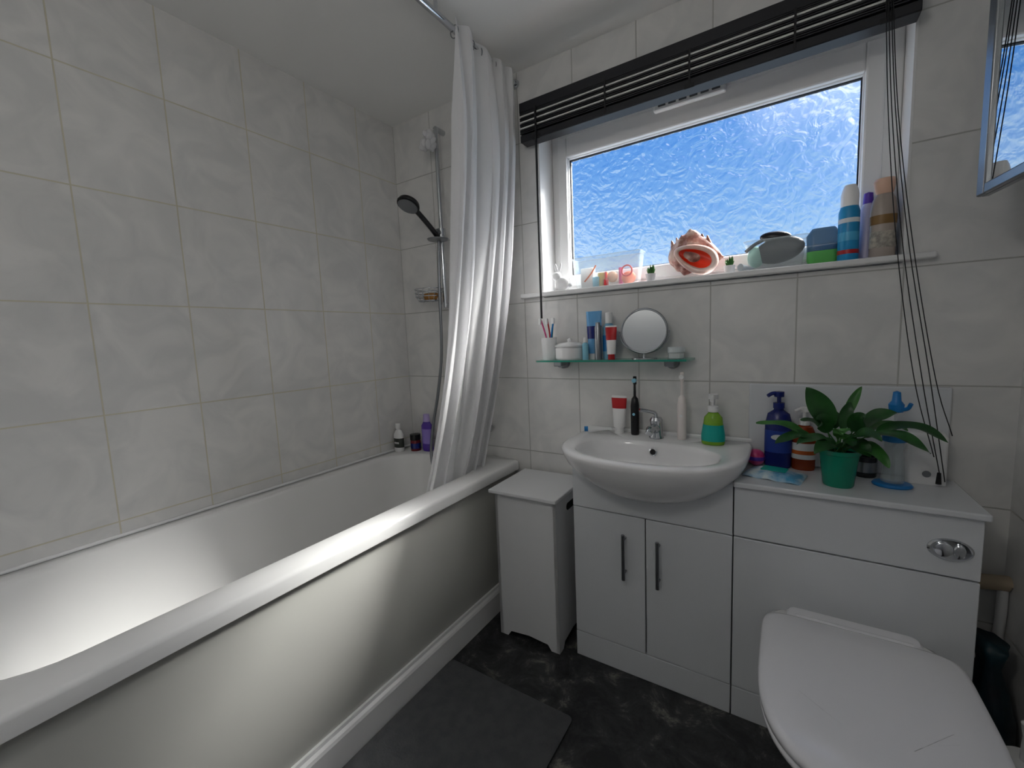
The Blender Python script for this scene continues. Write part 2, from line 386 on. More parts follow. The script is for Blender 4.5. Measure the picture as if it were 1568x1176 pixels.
tube('hose',[(-1.37,1.545,1.672),(-1.375,1.535,1.45),(-1.39,1.54,1.15),(-1.41,1.52,.95),(-1.425,1.49,.80),(-1.43,1.47,.68),(-1.40,1.45,.60),(-1.35,1.46,.62),(-1.32,1.50,.72),(-1.33,1.56,.78),(-1.33,1.60,.78)],.0072,M_steel,sh,n=10)
box('mixer_body',-1.36,-1.16,1.57,1.619,.76,.80,M_chrome,sh,bevel=.012)
bk=grp('wire_soap_basket',(-1.452,1.54,1.395))
M_wire=mat('wire_chrome','#b9bcc0',.2,metal=1)
for z,r in ((.055,.060),(.038,.059),(.02,.056),(0,.044)):
    P=[(r*math.cos(a)*1.2,r*math.sin(a)*.95,z) for a in [2*pi*q/28 for q in range(29)]]
    tube('wire_%d'%int(z*100),P,.0024,M_wire,bk,smooth=False,seg=6)
for q in range(14):
    a=2*pi*q/14; c,s=math.cos(a),math.sin(a)
    tube('rib_%d'%q,[(.072*c,.057*s,.055),(.066*c,.053*s,.02),(.052*c,.042*s,0),(-.0*c,0,0)],.0016,M_wire,bk,smooth=False,seg=5)
lathe('soap_bar',[(0,0),(.026,0),(.033,.008),(.03,.03),(0,.034)],M_soap,bk,loc=(.018,0,.003),sx=1.2)
pf=grp('shower_puff',(-1.378,1.512,2.10))
for k in range(16):
    a=random.uniform(0,2*pi); e=random.uniform(-1,1)
    ell('ruffle_%d'%k,(.026*math.cos(a),.02*math.sin(a),.03*e),(.022,.016,.013),M_fab,pf,rot=(random.uniform(0,3),random.uniform(0,3),a),seg=12)
tube('loop',[(0,.01,.02),(0,.03,.05),(.004,.045,.062)],.0015,M_white,pf)

# ---------------------------------------------------------------- laundry hamper
hp=grp('laundry_hamper',(-.825,1.45,0),rz=math.radians(1.5))
def legpanel(name,L,h,th,M4):
    pts=[(0,0),(.035,0),(.05,.022),(L/2,.03),(L-.05,.022),(L-.035,0),(L,0),(L,h),(0,h)]
    V=[M4@Vector((u,0,z)) for u,z in pts]+[M4@Vector((u,th,z)) for u,z in pts]; n=len(pts)
    F=[tuple(range(n)),tuple(reversed(range(n,2*n)))]+[(i,n+i,n+(i+1)%n,(i+1)%n) for i in range(n)]
    obj(name,V,F,M_hamp,hp,smooth=False)
x0,x1,y0,y1=-.135,.13,-.125,.135
legpanel('panel_front',x1-x0,.598,.012,Matrix.Translation((x0,y0,0)))
legpanel('panel_back',x1-x0,.598,.012,Matrix.Translation((x0,y1-.012,0)))
legpanel('panel_side',y1-y0,.598,.012,Matrix.Translation((x0+.012,y0,0))@Matrix.Rotation(pi/2,4,'Z'))
legpanel('panel_side_right',y1-y0,.598,.012,Matrix.Translation((x1,y0,0))@Matrix.Rotation(pi/2,4,'Z'))
box('bottom_board',x0+.012,x1-.012,y0+.012,y1-.012,.05,.06,M_hamp,hp)
box('lid',x0-.014,x1+.012,y0-.025,y1+.012,.600,.614,M_hamp,hp,bevel=.003)
R=[rrect(-.05,.05,-.014,.014,.0135,0),rrect(-.05,.05,-.014,.014,.0135,.0015)]
V,F=loft(R); V=[(x1+.0002+v[2],v[0]+.02,v[1]+.545) for v in V]
obj('handle_slot',V,F,M_dark,hp)

# ---------------------------------------------------------------- vanity unit
vn=grp('vanity_unit',(-.378,1.49,0),w=True)
vx0,vx1,yf=-.638,-.120,1.367
box('carcass',vx0+.002,vx1-.002,yf+.019,YB-.002,.01,.648,M_cabdark,vn)
box('side_left',vx0,vx0+.016,yf+.018,YB-.002,0,.765,M_cab,vn)
box('side_right',vx1-.016,vx1,yf+.018,YB-.002,0,.765,M_cab,vn)
box('plinth',vx0,vx1,yf,yf+.018,.0,.096,M_cab,vn,bevel=.0015)
box('door_left',vx0,-.3805,yf,yf+.018,.099,.583,M_cab,vn,bevel=.002)
box('door_right',-.3765,vx1,yf,yf+.018,.099,.583,M_cab,vn,bevel=.002)
c=-.379
pts=[(vx0,.587),(vx1,.587),(vx1,.768),(c+.25,.768),(c+.22,.74),(c+.16,.685),(c-.16,.685),(c-.22,.74),(c-.25,.768),(vx0,.768)]
V=[(x,yf,z) for x,z in pts]+[(x,yf+.018,z) for x,z in pts]; n=len(pts)
F=[tuple(range(n)),tuple(reversed(range(n,2*n)))]+[(i,n+i,n+(i+1)%n,(i+1)%n) for i in range(n)]
obj('fascia',V,F,M_cab,vn,smooth=False)
for i,x in enumerate((-.446,-.333)):
    tube('handle_bar_%d'%i,[(x,yf-.028,.365),(x,yf-.028,.525)],.006,M_steel,vn,smooth=False,seg=14)
    for z in (.385,.505): tube('handle_post_%d'%i,[(x,yf-.028,z),(x,yf,z)],.004,M_steel,vn,smooth=False)
bs=grp('wash_basin',(-.38,1.42,.75),w=True)
def oring(hx,front,z,yc=1.45,back=1.618,nf=2.4,nb=9,n=72):
    out=[]
    for i in range(n):
        a=2*pi*i/n; c_,s_=math.cos(a),math.sin(a)
        if s_<0: e=nf; hy=yc-front
        else: e=nb; hy=back-yc
        x=math.copysign(abs(c_)**(2/e),c_)*hx; y=math.copysign(abs(s_)**(2/e),s_)*hy
        out.append((-.38+x,yc+y,z))
    return out
def iring(hx,f,bk_,z,n=72,nn=2.3):
    yc=(f+bk_)/2; out=[]
    for i in range(n):
        a=2*pi*i/n; c_,s_=math.cos(a),math.sin(a)
        out.append((-.38+math.copysign(abs(c_)**(2/nn),c_)*hx,yc+math.copysign(abs(s_)**(2/nn),s_)*(bk_-f)/2,z))
    return out
R=[oring(.09,1.37,.652,nf=2,nb=3,back=1.58),oring(.15,1.315,.662,nf=2,nb=3,back=1.59),oring(.205,1.265,.69,nf=2.1,nb=4),oring(.25,1.225,.728,nf=2.2,nb=6),oring(.282,1.198,.768),
   oring(.294,1.184,.795),oring(.298,1.178,.810),oring(.297,1.180,.817),oring(.290,1.187,.8205),
   iring(.232,1.218,1.492,.8195),iring(.226,1.224,1.487,.816),iring(.218,1.233,1.483,.80),iring(.195,1.26,1.478,.762),iring(.155,1.30,1.47,.73),iring(.10,1.34,1.455,.712),iring(.03,1.39,1.43,.705)]
V,F=loft(R); obj('bowl',V,F,M_ceram,bs,sharp=80)
box('upstand',-.675,-.085,1.600,1.618,.817,.832,M_ceram,bs,bevel=.005,segs=3)
lathe('overflow_ring',[(0,0),(.013,0),(.014,.002),(.010,.004),(.009,.002)],M_chrome,bs,loc=(-.38,1.4785,.785),rot=(math.radians(80),0,0))
lathe('overflow_hole',[(0,0),(.010,0),(.010,.0035),(0,.0035)],M_dark,bs,loc=(-.38,1.4785,.785),rot=(math.radians(80),0,0))
lathe('plug',[(0,0),(.02,0),(.02,.004),(0,.006)],M_chrome,bs,loc=(-.38,1.41,.7055))
tp=grp('basin_mixer_tap',(-.385,1.545,.8208))
lathe('base',[(0,0),(.026,0),(.026,.006),(.022,.012),(.021,.055),(.023,.065),(.018,.075),(0,.078)],M_chrome,tp)
tube('spout',[(0,0,.03),(0,-.04,.042),(0,-.085,.045),(0,-.1,.035)],[.017]*7+[.014]*6+[.012]*6,M_chrome,tp,seg=16)
tube('lever',[(0,0,.07),(-.005,.0,.09),(-.03,-.02,.10),(-.05,-.035,.104)],.0065,M_chrome,tp,seg=12)

# ---------------------------------------------------------------- cistern unit
cu=grp('toilet_cistern_unit',(.14,1.49,0),w=True)
cx0,cx1=-.1165,.398
box('carcass',cx0+.002,cx1-.002,yf+.019,YB-.002,.0,.736,M_cab,cu)
box('plinth',cx0,cx1,yf,yf+.018,0,.096,M_cab,cu,bevel=.0015)
box('lower_panel',cx0,cx1,yf,yf+.018,.099,.583,M_cab,cu,bevel=.002)
box('upper_panel',cx0,cx1,yf,yf+.018,.587,.737,M_cab,cu,bevel=.002)
box('worktop',cx0-.002,cx1+.008,yf-.014,YB-.002,.7395,.756,M_cab,cu,bevel=.004)
R=[]
for s_,z in ((1,0),(1,.003),(.9,.007),(.82,.006),(.0,.006)):
    R.append([(max(s_,.001)*.041*math.cos(2*pi*j/40),max(s_,.001)*.027*math.sin(2*pi*j/40),z) for j in range(40)])
V,F=loft(R,True,False); V=[(.343+v[0],yf-v[2],.655+v[1]) for v in V]; obj('flush_plate',V,F,M_chrome,cu)
for dx,sx_ in ((-.012,.017),(.015,.011)):
    lathe('flush_button',[(0,0),(.017,0),(.017,.004),(.014,.006),(0,.006)],M_chrome,cu,loc=(.343+dx,yf-.005,.655),rot=(pi/2,0,0),sx=sx_/.017)
box('trim_splash_panel',-.097,.386,1.603,1.619,.757,1.018,M_cab,None,bevel=.004)

# ---------------------------------------------------------------- toilet
tl=grp('toilet',(.155,1.08,0),w=True)
def dring(hw,back,front,z,e=2.8,n=64,bc=9,cx=.158,yc=None):
    yc=yc if yc is not None else back-.19
    out=[]
    for i in range(n):
        a=2*pi*i/n; c_,s_=math.cos(a),math.sin(a)
        ee,hy=(bc,back-yc) if s_>0 else (e,yc-front)
        out.append((cx+math.copysign(abs(c_)**(2/ee),c_)*hw,yc+math.copysign(abs(s_)**(2/ee),s_)*hy,z))
    return out
V,F=loft([dring(.115,1.365,.98,0),dring(.12,1.365,.965,.02),dring(.115,1.365,.965,.12),dring(.125,1.365,.93,.24),dring(.155,1.365,.865,.33),dring(.175,1.365,.835,.38),dring(.178,1.365,.83,.395),dring(.165,1.36,.84,.40)])
obj('pan',V,F,M_ceram,tl,sharp=80)
V,F=loft([dring(.184,1.262,.806,.402),dring(.190,1.266,.800,.406),dring(.191,1.267,.799,.414),dring(.186,1.262,.804,.419)])
obj('seat',V,F,M_seat,tl,sharp=80)
V,F=loft([dring(.186,1.262,.806,.421),dring(.192,1.267,.797,.425),dring(.193,1.268,.796,.437),dring(.189,1.264,.80,.444),dring(.179,1.254,.81,.448),dring(.12,1.20,.88,.450),dring(.05,1.12,.98,.4505)])
obj('lid',V,F,M_seat,tl,sharp=80)
V,F=loft([rrect(.02,.29,1.262,1.315,.02,.398),rrect(.02,.29,1.262,1.315,.02,.436),rrect(.025,.285,1.267,1.31,.018,.442)])
obj('hinge_block',V,F,M_seat,tl)
tube('hinge_pin',[(.04,1.27,.438),(.27,1.27,.438)],.009,M_seat,tl,smooth=False,seg=12)

# ---------------------------------------------------------------- right-hand corner
g=grp('toilet_brush',(.462,1.275,0))
lathe('holder',[(0,0),(.046,0),(.048,.01),(.044,.2),(.046,.235),(.036,.245),(.0,.247)],M_white,g)
lathe('handle',[(.012,.245),(.01,.3),(.014,.33),(0,.34)],M_white,g)
g=grp('waste_pipe',(.45,1.585,.49),w=True)
tube('pipe',[(.40,1.585,.485),(.50,1.585,.50),(.513,1.585,.50)],.02,M_cream,g,seg=14)
tube('elbow',[(.503,1.585,.50),(.503,1.585,.42),(.503,1.595,.30),(.503,1.60,.002)],.011,M_white,g,seg=14)
g=grp('storage_bag',(.455,1.475,0))
R=[]
for z,s_ in ((0,.8),(.02,1),(.1,1.02),(.2,.95),(.28,.7),(.33,.4),(.36,.5),(.39,.62)):
    R.append([((.048*s_*(1+.12*math.sin(5*a+z*20)))*math.cos(a),(.085*s_*(1+.12*math.sin(4*a+z*30)))*math.sin(a),z) for a in [2*pi*q/32 for q in range(32)]])
V,F=loft(R); obj('bag_body',V,F,M_bag,g,sharp=180)

# mirror cabinet
mc=grp('mirror_cabinet',(.45,1.1,1.75),w=True)
box('body',.437,XR-.001,.80,1.345,1.47,2.08,M_steel,mc,bevel=.003)
g2=Matrix.Translation((.423,.82,0))@Matrix.Rotation(math.radians(7),4,'Z')
def tb(name,b,m,bev=0):
    v,f=boxd(*b); v=[tuple(g2@Vector(p)) for p in v]; obj(name,v,f,m,mc,bevel=bev)
tb('door_back',(-.006,.006,0,.545,1.462,2.09),M_steel,.001)
tb('mirror_face',(-.0095,-.0062,.022,.523,1.484,2.068),M_mirror)
for nm,b in (('frame_far',(-.016,-.006,.515,.545,1.462,2.09)),('frame_near',(-.016,-.006,0,.022,1.462,2.09)),('frame_low',(-.016,-.006,.022,.515,1.462,1.484)),('frame_top',(-.016,-.006,.022,.515,2.068,2.09))):
    tb(nm,b,M_steel,.003)

# ---------------------------------------------------------------- bath mat
mt=grp('bath_mat',(-.78,.5,0),w=True)
V,F=loft([rrect(-1.033,-.535,-.2,1.10,.015,.001),rrect(-1.033,-.533,-.202,1.102,.017,.006),rrect(-1.03,-.537,-.198,1.098,.015,.009)])
obj('pile',V,F,M_mat,mt)

# ---------------------------------------------------------------- glass shelf
gs=grp('glass_shelf',(-.56,1.56,1.1),w=True)
V,F=loft([rrect(-.855,-.265,1.50,1.615,.012,1.099),rrect(-.855,-.265,1.50,1.615,.012,1.106)])
obj('glass_plate',V,F,M_glass,gs)
box('glass_front_edge',-.845,-.275,1.4985,1.5005,1.0992,1.1058,M_glassedge,gs)
for i,x in enumerate((-.775,-.34)):
    lathe('bracket_%d'%i,[(0,0),(.022,0),(.022,.02),(.016,.028),(.016,.05),(0,.05)],M_steel,gs,loc=(x,YB-.001,1.088),rot=(pi/2,0,0))
    box('clamp_%d'%i,x-.018,x+.018,1.545,1.60,1.078,1.0985,M_steel,gs,bevel=.004)
SZ=1.1062

def squeeze(g,h,r,mbody,mcap,cap=.02,band=None,b0=.35,b1=.65):
    lathe('cap',[(0,0),(r*.8,0),(r*.75,cap),(0,cap)],mcap,g)
    def ring(t,e=0):
        z=cap+(h-cap)*t; ax=r*(1+.35*t)+e; ay=(r*.8)*(1-t)**.8+.0015+e*2
        return [(ax*math.cos(q),ay*math.sin(q),z) for q in [2*pi*k/28 for k in range(28)]]
    V,F=loft([ring(i/8) for i in range(9)]); obj('body',V,F,mbody,g)
    if band:
        V,F=loft([ring(b0+(b1-b0)*i/3,.0007) for i in range(4)],False,False); obj('label_band',V,F,band,g)

g=grp('toothbrush_cup',(-.815,1.555,SZ))
lathe('cup',[(0,0),(.026,0),(.029,.006),(.032,.09),(.029,.09),(.026,.01),(0,.01)],M_ceram,g)
for i,(m_,dx,dy,tx) in enumerate(((M_pink,-.012,0,-.035),(M_teal,.012,.003,.02),(M_red,0,.01,-.01),(M_cyan,.015,-.01,.03))):
    tube('toothbrush_%d'%i,[(dx*.3,dy*.3,.015),(dx,dy,.09),(tx,dy,.165)],.0035,m_,g)
    box('bristles_%d'%i,tx-.004,tx+.004,dy-.013,dy-.002,.145,.168,M_white,g)
g=grp('cotton_wool_canister',(-.722,1.553,SZ))
lathe('pot',[(0,0),(.052,0),(.057,.006),(.058,.045),(.054,.05),(0,.05)],M_ceram,g)
lathe('lid',[(.059,.051),(.06,.057),(.045,.066),(.008,.07),(.008,.074),(.012,.08),(0,.086)],M_ceram,g)
g=grp('face_cream_tube',(-.628,1.578,SZ)); squeeze(g,.185,.024,mat('tube_blue','#5f9fd0',.35),M_white,.022,M_blue)
g=grp('hand_cream_tube',(-.600,1.545,SZ))
lathe('body',[(0,0),(.013,0),(.013,.12),(.009,.13),(.009,.14),(0,.141)],M_steel,g)
g=grp('contact_lens_bottle',(-.648,1.535,SZ))
lathe('body',[(0,0),(.012,0),(.012,.06),(.006,.066)],M_lblue,g); lathe('cap',[(.006,.066),(.008,.066),(.006,.085),(0,.086)],M_white,g)
g=grp('serum_pump_bottle',(-.566,1.572,SZ))
lathe('body',[(0,0),(.022,0),(.024,.005),(.024,.12),(.012,.135)],mat('serum_blue','#7fb2cf',.3),g)
lathe('label',[(.0245,.03),(.0245,.09)],M_cyan,g)
lathe('cap',[(.013,.135),(.013,.175),(0,.178)],M_white,g)
g=grp('toothpaste_tube',(-.543,1.53,SZ)); squeeze(g,.125,.016,M_white,M_red,.02,M_red,.5,.95)
g=grp('shaving_mirror',(-.428,1.55,SZ),rz=math.radians(8))
lathe('base',[(0,0),(.045,0),(.045,.004),(.01,.008),(0,.008)],M_chrome,g,sy=.75)
tube('stem',[(0,0,.006),(0,.0,.022)],.004,M_chrome,g,smooth=False)
P=[(.086*math.cos(a),.004,.1+.08*math.sin(a)) for a in [pi+pi*q/20 for q in range(21)]]
tube('yoke',P,.0025,M_chrome,g,smooth=False)
rot=(math.radians(90-3),0,0)
P=[(.078*math.cos(a),.078*math.sin(a),0) for a in [2*pi*q/48 for q in range(49)]]
V,F=tubed(P,.0045,10); obj('rim',V,F,M_steel,g,loc=(0,0,.1),rot=rot,sharp=60)
lathe('mirror_disc',[(0,.003),(.077,.003),(.077,-.003),(0,-.003)],M_mirror,g,loc=(0,0,.1),rot=rot,seg=48)
g=grp('cosmetic_jar',(-.318,1.553,SZ))
lathe('jar',[(0,0),(.026,0),(.028,.004),(.028,.022)],M_clear,g)
lathe('cream',[(0,.002),(.024,.002),(.024,.02),(0,.02)],M_white,g)
lathe('lid',[(.0285,.022),(.0285,.038),(.026,.041),(0,.041)],mat('lid_pearl','#cfd6d8',.3),g)

# ---------------------------------------------------------------- items on basin
BZ=.8210
g=grp('toothpaste_tube',(-.529,1.568,BZ)); squeeze(g,.145,.022,M_white,M_white,.024,M_red,.60,.93)
def ebrush(name,loc,mb,mh,h):
    g=grp(name,loc)
    lathe('handle',[(0,0),(.014,0),(.0155,.01),(.0155,h*.5),(.012,h*.62),(.005,h*.66),(.004,h*.9),(0,h*.905)],mb,g)
    lathe('button',[(0,0),(.005,0),(.005,.002),(0,.002)],mh,g,loc=(0,-.0152,h*.36),rot=(pi/2,0,0))
    lathe('brush_head',[(0,0),(.008,0),(.008,.012),(0,.012)],mh,g,loc=(0,0,h*.93),rot=(pi/2,0,0))
    box('head_back',-.006,.006,-.002,.006,h*.86,h,mb,g,bevel=.002)
ebrush('electric_toothbrush',(-.468,1.565,BZ),M_black,M_lblue,.220)
ebrush('electric_toothbrush',(-.300,1.556,BZ),M_rod,M_white,.238)
g=grp('hand_soap_dispenser',(-.196,1.53,BZ))
lathe('body',[(0,0),(.034,0),(.036,.006),(.036,.03),(.030,.07),(.028,.09),(.016,.105),(.013,.108)],M_lime,g,sy=.75)
lathe('label',[(.0368,.012),(.0366,.032),(.0315,.066)],M_teal,g,sy=.76,seg=32)
lathe('collar',[(.014,.108),(.016,.11),(.016,.128),(.006,.13),(.006,.15),(0,.15)],M_white,g)
tube('nozzle',[(0,.008,.158),(0,-.015,.16),(0,-.034,.15)],.007,M_white,g)
lathe('press_top',[(.006,.15),(.015,.152),(.015,.168),(0,.17)],M_white,g)
g=grp('travel_toothpaste_tube',(-.60,1.545,BZ),rz=math.radians(25))
R=[]
for i in range(8):
    t=i/7; R.append([(-.045+.09*t,(.014+.008*t)*math.cos(q),.0155+(.014*(1-t)+.0015)*math.sin(q)) for q in [2*pi*k/20 for k in range(20)]])
V,F=loft(R); obj('body',V,F,M_white,g)
lathe('cap',[(0,0),(.010,0),(.010,.014),(0,.014)],M_cyan,g,loc=(-.045,0,.0155),rot=(0,-pi/2,0))

# ---------------------------------------------------------------- worktop items
CZ=.7565
g=grp('body_lotion_bottle',(-.012,1.568,CZ))
lathe('body',[(0,0),(.034,0),(.037,.008),(.037,.14),(.030,.172),(.014,.184),(.013,.19)],M_blue,g,sy=.7)
lathe('label',[(.0375,.05),(.0375,.12)],mat('label_navy','#24409a',.4),g,sy=.72)
lathe('emblem',[(0,0),(.019,0),(.019,.001),(0,.001)],M_white,g,loc=(0,-.0272,.10),rot=(pi/2,0,0),sy=.45)
lathe('pump_collar',[(.016,.19),(.016,.207),(.006,.209),(.006,.224),(.014,.226),(.014,.242),(0,.244)],M_blue,g)
tube('nozzle',[(0,.004,.236),(-.018,-.012,.237),(-.03,-.02,.23)],.006,M_blue,g)
g=grp('soap_ball',(-.072,1.56,CZ))
lathe('ball',[(0,0),(.012,.001),(.022,.009),(.027,.025),(.022,.042),(.012,.05),(0,.052)],M_pink,g,sharp=180)
lathe('foil_band',[(.0262,.019),(.0276,.025),(.0262,.031)],M_purple,g)
g=grp('wet_wipes_packet',(-.018,1.462,CZ),rz=math.radians(-12))
NXp,NYp=20,14; V=[];F=[]
for sgn in (1,0):
    for i in range(NXp+1):
        for j in range(NYp+1):
            u=i/NXp; v=j/NYp; hgt=(max(0,math.sin(pi*u)*math.sin(pi*v))**.45)*.020*sgn+.001+(.0018*math.sin(17*u+5*v)*sgn)
            V.append(((u-.5)*.15,(v-.5)*.105,hgt if sgn else .0002))
for k in (0,1):
    b0=k*(NXp+1)*(NYp+1)
    for i in range(NXp):
        for j in range(NYp):
            q=b0+i*(NYp+1)+j; F.append((q,q+1,q+NYp+2,q+NYp+1))
obj('pouch',V,F,mat('wipes_film','#dcebf0',.3,col2='#4f9fcb',nscale=26),g,sharp=180)
box('flap',-.033,.033,-.022,.022,.0195,.0225,M_teal,g,bevel=.004)
g=grp('hand_wash_bottle',(.056,1.572,CZ))
lathe('body',[(0,0),(.029,0),(.031,.006),(.031,.11),(.022,.135),(.012,.14)],M_amber,g,sy=.75)
lathe('label',[(.0316,.035),(.0316,.085)],M_white,g,sy=.77)
lathe('label_print',[(.0319,.05),(.0319,.062)],M_orange,g,sy=.78)
lathe('pump',[(.014,.14),(.014,.158),(.005,.16),(.005,.18),(.012,.182),(.012,.195),(0,.196)],M_white,g)
tube('nozzle',[(0,.0,.19),(-.014,-.012,.19),(-.026,-.02,.184)],.005,M_white,g)
g=grp('razor_stand',(.255,1.500,CZ))
lathe('base',[(0,0),(.042,0),(.044,.004),(.04,.009),(.01,.012),(0,.012)],M_cyan,g,sy=.8)
lathe('clear_tumbler',[(.024,.012),(.026,.016),(.022,.09),(.026,.15),(.024,.15),(.019,.09),(.022,.018)],M_clear,g)
tube('post',[(0,0,.01),(0,0,.22)],.004,M_clear,g,smooth=False)
lathe('joint',[(.012,.12),(.026,.125),(.026,.14),(.012,.145)],M_cyan,g)
lathe('top_holder',[(0,.20),(.015,.205),(.017,.225),(.010,.235),(.008,.258),(0,.262)],M_cyan,g)
tube('arm',[(0,0,.21),(.02,-.01,.215),(.026,-.018,.23)],.005,M_cyan,g)
g=grp('air_freshener',(.332,1.570,CZ))
V,F=loft([rrect(-.042,.042,-.024,.024,.012,0),rrect(-.042,.042,-.024,.024,.012,.13),rrect(-.036,.036,-.019,.019,.012,.142)])
obj('housing',V,F,M_white,g)
lathe('vent',[(0,0),(.009,0),(.009,.002),(0,.002)],M_steel,g,loc=(.0,-.0245,.03),rot=(pi/2,0,0))
g=grp('candle_jar',(.205,1.572,CZ))
lathe('glass',[(0,0),(.026,0),(.028,.004),(.028,.06),(.025,.06),(.025,.045),(0,.045)],mat('jar_dark','#2a2c30',.15),g)
lathe('label',[(.0284,.015),(.0284,.045)],M_steel,g)

pl=grp('potted_peace_lily',(.133,1.450,CZ))
lathe('pot',[(0,0),(.034,0),(.036,.004),(.045,.090),(.049,.092),(.049,.103),(.045,.103),(.043,.087),(0,.087)],M_pot,pl)
lathe('soil',[(0,.09),(.043,.09)],M_soil,pl)
def leaf(i,tip,width,base=(0,0,.1),rise=.06,m=M_green,hint=(0,0,1),bl=.34):
    B=Vector(base)+Vector((random.uniform(-.014,.014),random.uniform(-.014,.014),-.012)); T=Vector(tip)
    C=(B+T)/2+Vector((0,0,rise)); N_=24
    cur=lambda t:(1-t)**2*B+2*t*(1-t)*C+t*t*T
    tube('stem_%d'%i,[cur(k/8*bl*1.05) for k in range(9)],.0018,M_green2,pl,smooth=False,seg=6)
    V=[];F=[];h=Vector(hint)
    for k in range(N_+1):
        t=bl+(1-bl)*k/N_; p=cur(t); tg=(cur(min(t+.01,1))-cur(max(t-.01,0))).normalized()
        sd=tg.cross(h).normalized(); nn=sd.cross(tg).normalized(); u=k/N_
        wd=width*.5*(math.sin(pi*u**.85))**.7*(1-.22*u) if 0<k<N_ else .0004
        for q in (-1,-.5,0,.5,1):
            V.append(p+sd*wd*q+nn*(abs(q)*wd*.30+.003*math.sin(9*u+i+q)*(abs(q))))
    for k in range(N_):
        for q in range(4):
            a0=k*5+q; F.append((a0,a0+1,a0+6,a0+5))
    obj('leaf_%d'%i,V,F,m,pl,sharp=180)
leaves=[((-.082,-.03,.275),.066,.03,(0,-1,.3),M_green),((.045,.02,.275),.026,.05,(0,-1,.3),M_green2),
 ((.205,-.04,.150),.056,.11,(0,-.3,1),M_green),((.165,-.09,.13),.050,.10,(0,-.3,1),M_green),
 ((-.20,-.03,.165),.034,.055,(0,-.5,1),M_green2),((-.15,-.06,.115),.048,.07,(0,-.4,1),M_green),
 ((-.10,-.07,.12),.044,.06,(0,-.4,1),M_green),((.095,-.07,.080),.05,.07,(0,-.5,1),M_green2),
 ((-.055,-.05,.19),.05,.06,(0,-1,.5),M_green),((.05,-.03,.20),.048,.06,(0,-1,.5),M_green),
 ((.12,.0,.21),.05,.06,(0,-.6,1),M_green),((-.03,.05,.2),.044,.06,(0,-.6,1),M_green),
 ((.075,-.09,.15),.046,.07,(0,-.6,1),M_green),((.0,-.08,.16),.042,.06,(0,-1,.6),M_green2),
 ((.145,.03,.16),.046,.08,(0,-.3,1),M_green2),((.02,.0,.235),.034,.04,(0,-1,.2),M_green),
 ((.06,-.06,.10),.055,.06,(0,-.7,1),M_green),((-.09,.03,.17),.04,.06,(0,-.3,1),M_green),
 ((.02,-.085,.13),.05,.05,(0,-.9,.8),M_green),((-.06,-.08,.10),.045,.06,(0,-.8,.8),M_green)]
for i,(t,wd,rs,hn,m_) in enumerate(leaves): leaf(i,t,wd,rise=rs,m=m_,hint=hn)

# ---------------------------------------------------------------- sill items
WZ=1.3865
g=grp('rabbit_figurine',(-.79,1.64,WZ))
ell('body',(0,0,.030),(.034,.022,.030),M_ceram,g); ell('head',(-.02,-.006,.062),(.02,.016,.019),M_ceram,g)
ell('ear_left',(-.026,.002,.095),(.006,.004,.022),M_ceram,g,rot=(0,-.2,0)); ell('ear_right',(-.010,.004,.095),(.006,.004,.022),M_ceram,g,rot=(0,.25,0))
ell('tail',(.034,.002,.022),(.009,.008,.009),M_ceram,g); ell('paw',(-.022,-.012,.009),(.013,.006,.009),M_ceram,g)
def tray(name,loc,L,W_,h,rz=0):
    g=grp(name,loc,rz)
    R=[rrect(-L/2+.015,L/2-.015,-W_/2+.01,W_/2-.01,.012,0),rrect(-L/2,L/2,-W_/2,W_/2,.015,h),rrect(-L/2-.004,L/2+.004,-W_/2-.004,W_/2+.004,.016,h),rrect(-L/2-.004,L/2+.004,-W_/2-.004,W_/2+.004,.016,h-.004)]
    V,F=loft(R,True,False); obj('tub_wall',V,F,M_clear,g); return g
g=tray('clear_storage_tub',(-.605,1.675,WZ),.28,.075,.125)
ell('hair_bobble',(.02,0,.04),(.022,.018,.022),M_tan,g); ell('scrunchie',(.085,0,.030),(.028,.02,.025),mat('salmon','#e07a5a',.6),g)
box('clips_card',-.11,-.055,-.015,.012,.004,.085,M_white,g,bevel=.004); lathe('small_pot',[(0,0),(.02,0),(.02,.055),(0,.055)],mat('mustard','#b79a4a',.5),g,loc=(-.02,0,.004))
lathe('lip_balm',[(0,0),(.008,0),(.008,.07),(0,.07)],M_pink,g,loc=(.05,.012,.004))
lathe('hair_clip_pot',[(0,0),(.014,0),(.016,.04),(0,.04)],M_lblue,g,loc=(-.043,-.012,.004))
lathe('nail_polish',[(0,0),(.010,0),(.010,.025),(.005,.028),(.005,.055),(0,.056)],M_red,g,loc=(.0,-.02,.004))
tube('hair_tie',[(.085+.02*math.cos(a),-.022,.055+.02*math.sin(a)) for a in [2*pi*q/16 for q in range(17)]],.003,M_red,g,smooth=False)
tube('hair_grip',[(-.09,-.022,.03),(-.06,-.024,.06),(-.04,-.022,.09)],.003,M_orange,g)
def succ(loc,r):
    g=grp('potted_succulent',loc)
    lathe('pot',[(0,0),(r*.8,0),(r,r*1.5),(r*.85,r*1.5),(r*.8,r*1.3),(0,r*1.3)],M_ceram,g)
    for k in range(14):
        a=k*2.4; e=.3+.8*(k%3)/2
        V,F=tubed([(0,0,r*1.2),(r*.5*math.cos(a),r*.5*math.sin(a),r*(1.7+.5*e)),(r*.95*math.cos(a)/(1+e*.6),r*.95*math.sin(a)/(1+e*.6),r*(2.0+1.1*e))],[r*.2,r*.22,r*.03],6)
        obj('leaf_%d'%k,V,F,M_green2,g)
succ((-.423,1.630,WZ),.019); succ((-.165,1.640,WZ),.018)

